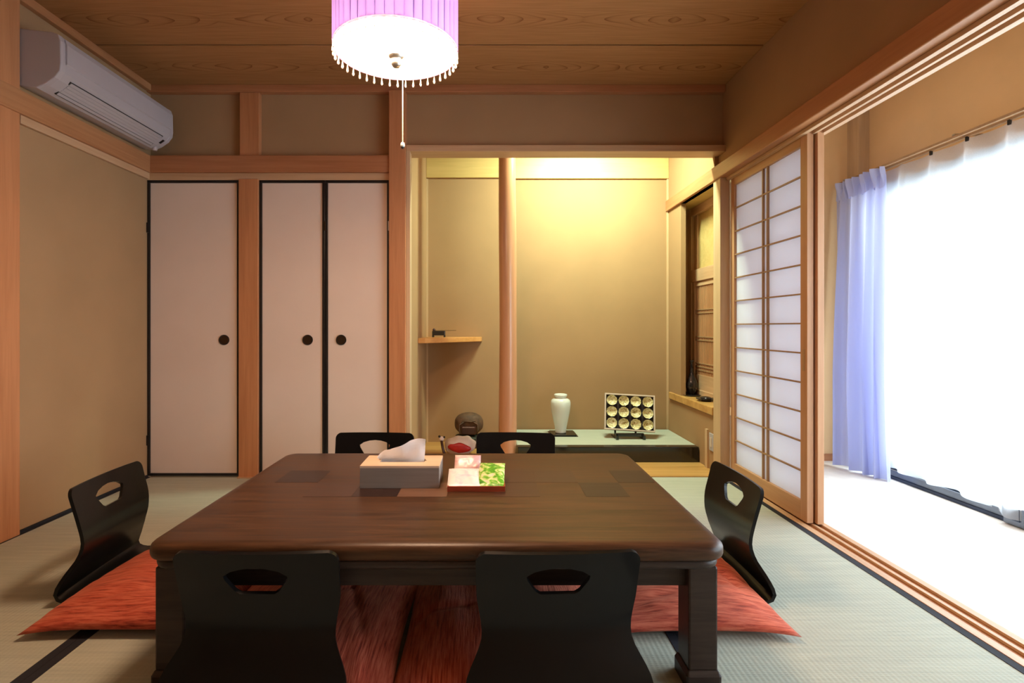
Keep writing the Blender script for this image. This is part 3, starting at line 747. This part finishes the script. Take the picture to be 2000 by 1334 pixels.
tr = empty('sweets_tray', (-.039, 1.82, tz), 'small red lacquered square tray on the table', 'tray')
a0, a1, c0_, c1_ = -.132, .056, 1.722, 1.915
obj('tray_base', box(a0, a1, c0_, c1_, tz, tz+.004), 'red_lacquer', tr)
for q in (box(a0, a1, c0_, c0_+.005, tz+.004, tz+.017), box(a0, a1, c1_-.005, c1_, tz+.004, tz+.017), box(a0, a0+.005, c0_+.005, c1_-.005, tz+.004, tz+.017), box(a1-.005, a1, c0_+.005, c1_-.005, tz+.004, tz+.017)):
    obj('tray_rim', q, 'red_lacquer', tr, bevel=.001)
def pk(w_, l_, t_, sd):
    def top(sg):
        def g(u, v):
            a, b = 2*u-1, 2*v-1; h = (max(0, 1-a**4)*max(0, 1-b**2))**.5
            zz = sg*h*t_/2+noise.noise(Vector((a*3+sd, b*3, sg)))*.002*h
            y = b*l_/2; x = a*w_/2*(1-.05*h)
            if abs(b) > .9: x += .0012*math.sin(a*40); zz += .0010*math.sin(a*45)
            return (x, y, zz)
        return g
    v1, f1 = grid(top(1), 30, 20); v2, f2 = grid(top(-1), 30, 20)
    return join((v1, f1), (v2, [q[::-1] for q in f2]))
def packet_obj(name, w_, l_, t_, loc, rot, m, label, sd):
    o = obj(name, pk(w_, l_, t_, sd), m, smooth=True, origin=(0, 0, 0)); o.location = loc; o.rotation_euler = rot
    return meta(o, label, 'snack', 'wrapped sweets on the red tray')
packet_obj('sweet_packet', .108, .130, .022, (-.080, 1.790, tz+.026), (.20, 0, .02), 'p_white', 'white wrapped sweet at the front left of the red tray', 1)
packet_obj('sweet_packet', .092, .070, .018, (-.072, 1.892, tz+.047), (.75, 0, -.02), 'p_pink', 'pink wrapped sweet at the back of the red tray', 2)
packet_obj('sweet_packet', .088, .150, .022, (.012, 1.805, tz+.032), (.28, 0, -.06), 'p_green', 'bright green wrapped sweet on the right of the red tray', 3)

# ------------------------------------------------------------ alcove things
PZ = .1055
vs = obj('vase_stand', join(box(.455, .655, 3.86, 4.06, PZ, PZ+.003), box(.465, .645, 3.87, 4.05, PZ+.003, PZ+.011)), 'black_lacquer', bevel=.001, label='flat black square board under the white vase', cat='stand')
vz = PZ+.012
vp = [(.038, 0), (.041, .004), (.040, .012), (.045, .045), (.057, .10), (.068, .155), (.0735, .195), (.074, .225), (.068, .243), (.054, .253), (.043, .256), (.040, .261), (.045, .267), (.049, .275), (.049, .283), (.045, .286), (.040, .283), (.036, .262)]
obj('porcelain_vase', lathe([(r, vz+z*1.0) for r, z in vp], .540, 3.955, 48, True, False), 'white_ceramic', smooth=True, label='white porcelain vase on a black board in the alcove', cat='vase')

# box of cups on an easel
ex, ey = 1.008, 3.80
es = empty('easel_stand', (ex, ey, PZ), 'small black wooden easel holding the box of gold cups', 'stand')
for s in (-1, 1):
    obj('easel_leg', extrude([(ey+.100, PZ+.001), (ey+.112, PZ+.001), (ey+.122, PZ+.20), (ey+.112, PZ+.20)], 'x', ex+s*.075-.006, ex+s*.075+.006), 'black_lacquer', es)
    obj('easel_foot', extrude([(ey-.05, PZ), (ey+.112, PZ), (ey+.112, PZ+.012), (ey-.03, PZ+.030), (ey-.05, PZ+.030)], 'x', ex+s*.095-.009, ex+s*.095+.009), 'black_lacquer', es, bevel=.002)
obj('easel_bar', box(ex-.10, ex+.10, ey-.025, ey+.0, PZ+.018, PZ+.040), 'black_lacquer', es, bevel=.002)
bw, bh, bd = .355, .262, .038
tilt = math.radians(-17); roll = math.radians(2.6); yaw = math.radians(-6)
from mathutils import Euler, Matrix
Rm = Matrix.Rotation(yaw, 4, 'Z') @ Matrix.Rotation(tilt, 4, 'X') @ Matrix.Rotation(roll, 4, 'Y')
Lc = Vector((ex+.002, ey-.010, PZ+.058))
bo = empty('cup_box', (0, 0, 0), 'shallow pale-framed box with dark lining tilted on a black easel in the alcove', 'box')
obj('box_back', box(-bw/2+.004, bw/2-.004, bd-.006, bd, .004, bh-.004), 'dark_gap', bo)
obj('lining', box(-bw/2+.010, bw/2-.010, bd-.012, bd-.006, .010, bh-.010), plain('dark_plum_lining', (.018, .008, .010), .8), bo)
for q in (box(-bw/2, bw/2, 0, bd, 0, .010), box(-bw/2, bw/2, 0, bd, bh-.010, bh), box(-bw/2, -bw/2+.010, 0, bd, .010, bh-.010), box(bw/2-.010, bw/2, 0, bd, .010, bh-.010)):
    obj('frame_side', q, 'frame_pale', bo, bevel=.0015)
RX = Rm.to_euler('XYZ'); bo.location = Lc; bo.rotation_euler = RX
cup = None
rows = ['top', 'middle', 'bottom']; cols = ['leftmost', 'second from left', 'third from left', 'rightmost']
for r in range(3):
    for c in range(4):
        lx = -bw/2+.051+c*(bw-.102)/3; lz = bh-.049-r*(bh-.098)/2
        if cup is None:
            pr = [(.012, .024), (.014, .020), (.030, .012), (.0375, .000), (.0385, -.004), (.035, -.002), (.026, .010), (.010, .016), (.001, .016)]
            v, f = lathe([(a, b) for a, b in pr], 0, 0, 10, True, False)
            v = [(x, z, -y) for x, y, z in v]
            cup = obj('gold_cup', (v, f), 'gold', origin=(0, 0, 0)); o = cup
        else: o = cup.copy(); C.objects.link(o)
        rim = obj if False else None
        o.location = Lc+Rm @ Vector((lx, .004, lz)); o.rotation_euler = (Rm @ Matrix.Rotation(r*1.1+c*.7, 4, 'Y')).to_euler('XYZ')
        meta(o, f'faceted gold and white cup in the {rows[r]} row of the box, {cols[c]}', 'cup', 'gold cups in the tilted box')

# wooden gong on its cushion, ornament and mallet
gx, gy, gz = -.142, 3.99, .098
gg = empty('wooden_gong', (gx, gy, gz), 'round carved brown wooden gong at the foot of the log pillar', 'ornament')
def gong(u, v):
    th = PI*v; ph = 2*PI*u
    x, y, z = math.sin(th)*math.cos(ph), math.sin(th)*math.sin(ph), math.cos(th)
    x = math.copysign(abs(x)**.9, x); z = math.copysign(abs(z)**.82, z)
    rid = 1+.03*math.cos(ph*2)+.012*math.sin(9*th)*math.sin(5*ph)
    return (gx+.104*x*rid, gy+.085*y*rid, gz+.082+.082*z)
obj('body', grid(gong, 48, 32), 'carved', gg, smooth=True)
obj('mouth_panel', box(gx-.055, gx+.055, gy-.092, gy-.05, gz+.012, gz+.075), 'carved_dark', gg, bevel=.01)
for s in (-1, 1): obj('carved_ear', tube([(gx+s*.062, gy-.084, gz+.02), (gx+s*.070, gy-.082, gz+.05), (gx+s*.064, gy-.078, gz+.085), (gx+s*.035, gy-.088, gz+.105)], .006), 'carved', gg, smooth=True)
obj('carved_crest', tube([(gx-.05, gy-.080, gz+.10), (gx-.02, gy-.088, gz+.112), (gx+.02, gy-.088, gz+.108), (gx+.05, gy-.078, gz+.115)], .007), 'carved', gg, smooth=True)
gs = empty('gong_stand', (gx, gy, .004), 'dark green cushion stand under the wooden gong', 'stand')
obj('cushion', lathe([(.06, .055), (.098, .060), (.108, .074), (.100, .090), (.065, .0985)], gx, gy, 28), 'stand_dark', gs, smooth=True)
obj('stand_base', box(gx-.07, gx+.07, gy-.06, gy+.06, .004, .056), 'carved_dark', gs, bevel=.004)
# white and red oval ornament
on = empty('oval_ornament', (-.195, 3.75, .004), 'white cloth ornament with a deep red oval face in front of the wooden gong', 'ornament')
def ov(r, cx, cy, cz, rx, ry, rz, rough=.0, k=1):
    def g(u, v):
        th = PI*v; ph = 2*PI*u
        n = 1+rough*noise.noise(Vector((math.cos(ph)*2*math.sin(th), math.sin(ph)*2*math.sin(th), math.cos(th)*2)))
        return (cx+rx*n*math.sin(th)*math.cos(ph), cy+ry*n*math.sin(th)*math.sin(ph), cz+rz*n*math.copysign(abs(math.cos(th))**k, math.cos(th)))
    return g
obj('cloth_base', grid(ov(0, -.195, 3.76, .067, .108, .07, .066, .15, .8), 32, 20), 'cloth_white', on, smooth=True)
def lens(u, v):
    a = 2*PI*u; r = v; x = .082*r*math.copysign(abs(math.cos(a))**1.15, math.cos(a)); z = .037*r*math.sin(a)*(1-.15*abs(math.cos(a)))
    t = -.10; return (-.198+x*math.cos(t)-z*math.sin(t), 3.70-.020*(1-r*r)**.5-.0, .062+x*math.sin(t)*1+z*math.cos(t))
obj('red_face', grid(lens, 36, 8), 'cloth_red', on, smooth=True)
ml = empty('small_mallet', (-.320, 3.74, .004), 'dark red mallet with pale knob leaning by the red oval ornament', 'mallet')
obj('handle', tube([(-.300, 3.69, .014), (-.315, 3.71, .06), (-.325, 3.73, .105)], .010), 'carved_dark', ml, smooth=True)
obj('knob', grid(ov(0, -.326, 3.735, .118, .019, .018, .017), 16, 12), 'cloth_white', ml, smooth=True)
obj('tie', grid(ov(0, -.340, 3.73, .135, .009, .009, .008), 12, 8), 'frame_black', ml, smooth=True)
obj('tie', grid(ov(0, -.306, 3.73, .130, .007, .007, .008), 12, 8), 'frame_black', ml, smooth=True)

# black ornament on shelf
so_ = empty('black_ornament', (-.370, 4.02, .825), 'tiny black footed box ornament with a thin stick on the corner shelf', 'ornament')
bx0, bx1, by0, by1 = -.418, -.322, 3.985, 4.045
obj('body', box(bx0, bx1, by0, by1, .838, .872), 'frame_black', so_, bevel=.003)
for X in (bx0, bx1-.010):
    for Y in (by0, by1-.01): obj('foot', box(X, X+.010, Y, Y+.010, .825, .839), 'frame_black', so_)
obj('knob', grid(ov(0, bx0+.012, by0+.02, .880, .011, .011, .011), 12, 10), 'carved_dark', so_, smooth=True)
obj('stick', tube([(bx0+.02, 4.01, .874), (-.24, 4.02, .876)], .0016, 6), 'hikite', so_)

# niche things
tray_o = obj('oval_tray', slab(1.420, 1.540, 3.80, 4.04, .055, [(.012, .4022), (.004, .4045), (0, .410), (.003, .410), (.010, .406)]), 'bronze', label='thin dark tray under the slim bottle vase in the niche', cat='tray')
bvz = .4065
bp = [(.020, 0), (.024, .003), (.022, .010), (.036, .028), (.044, .055), (.043, .080), (.034, .108), (.020, .135), (.0125, .160), (.0105, .200), (.0115, .232), (.017, .243), (.015, .245), (.009, .235)]
obj('bottle_vase', lathe([(r*.92, bvz+z*1.02) for r, z in bp], 1.496, 3.910, 32, True, False), 'bronze', smooth=True, label='slim dark bottle vase with long neck on the niche sill', cat='vase')
dt = empty('dark_dish', (1.50, 3.60, .402), 'flat dark dish on the niche sill nearer the paper screen', 'dish')
obj('dish', lathe([(.030, .402), (.034, .405), (.062, .414), (.066, .420), (.060, .418), (.030, .409)], 1.475, 3.60, 28), 'bronze', dt, smooth=True)
obj('dish_lid', grid(ov(0, 1.475, 3.60, .421, .036, .045, .013), 20, 12), 'bronze', dt, smooth=True)
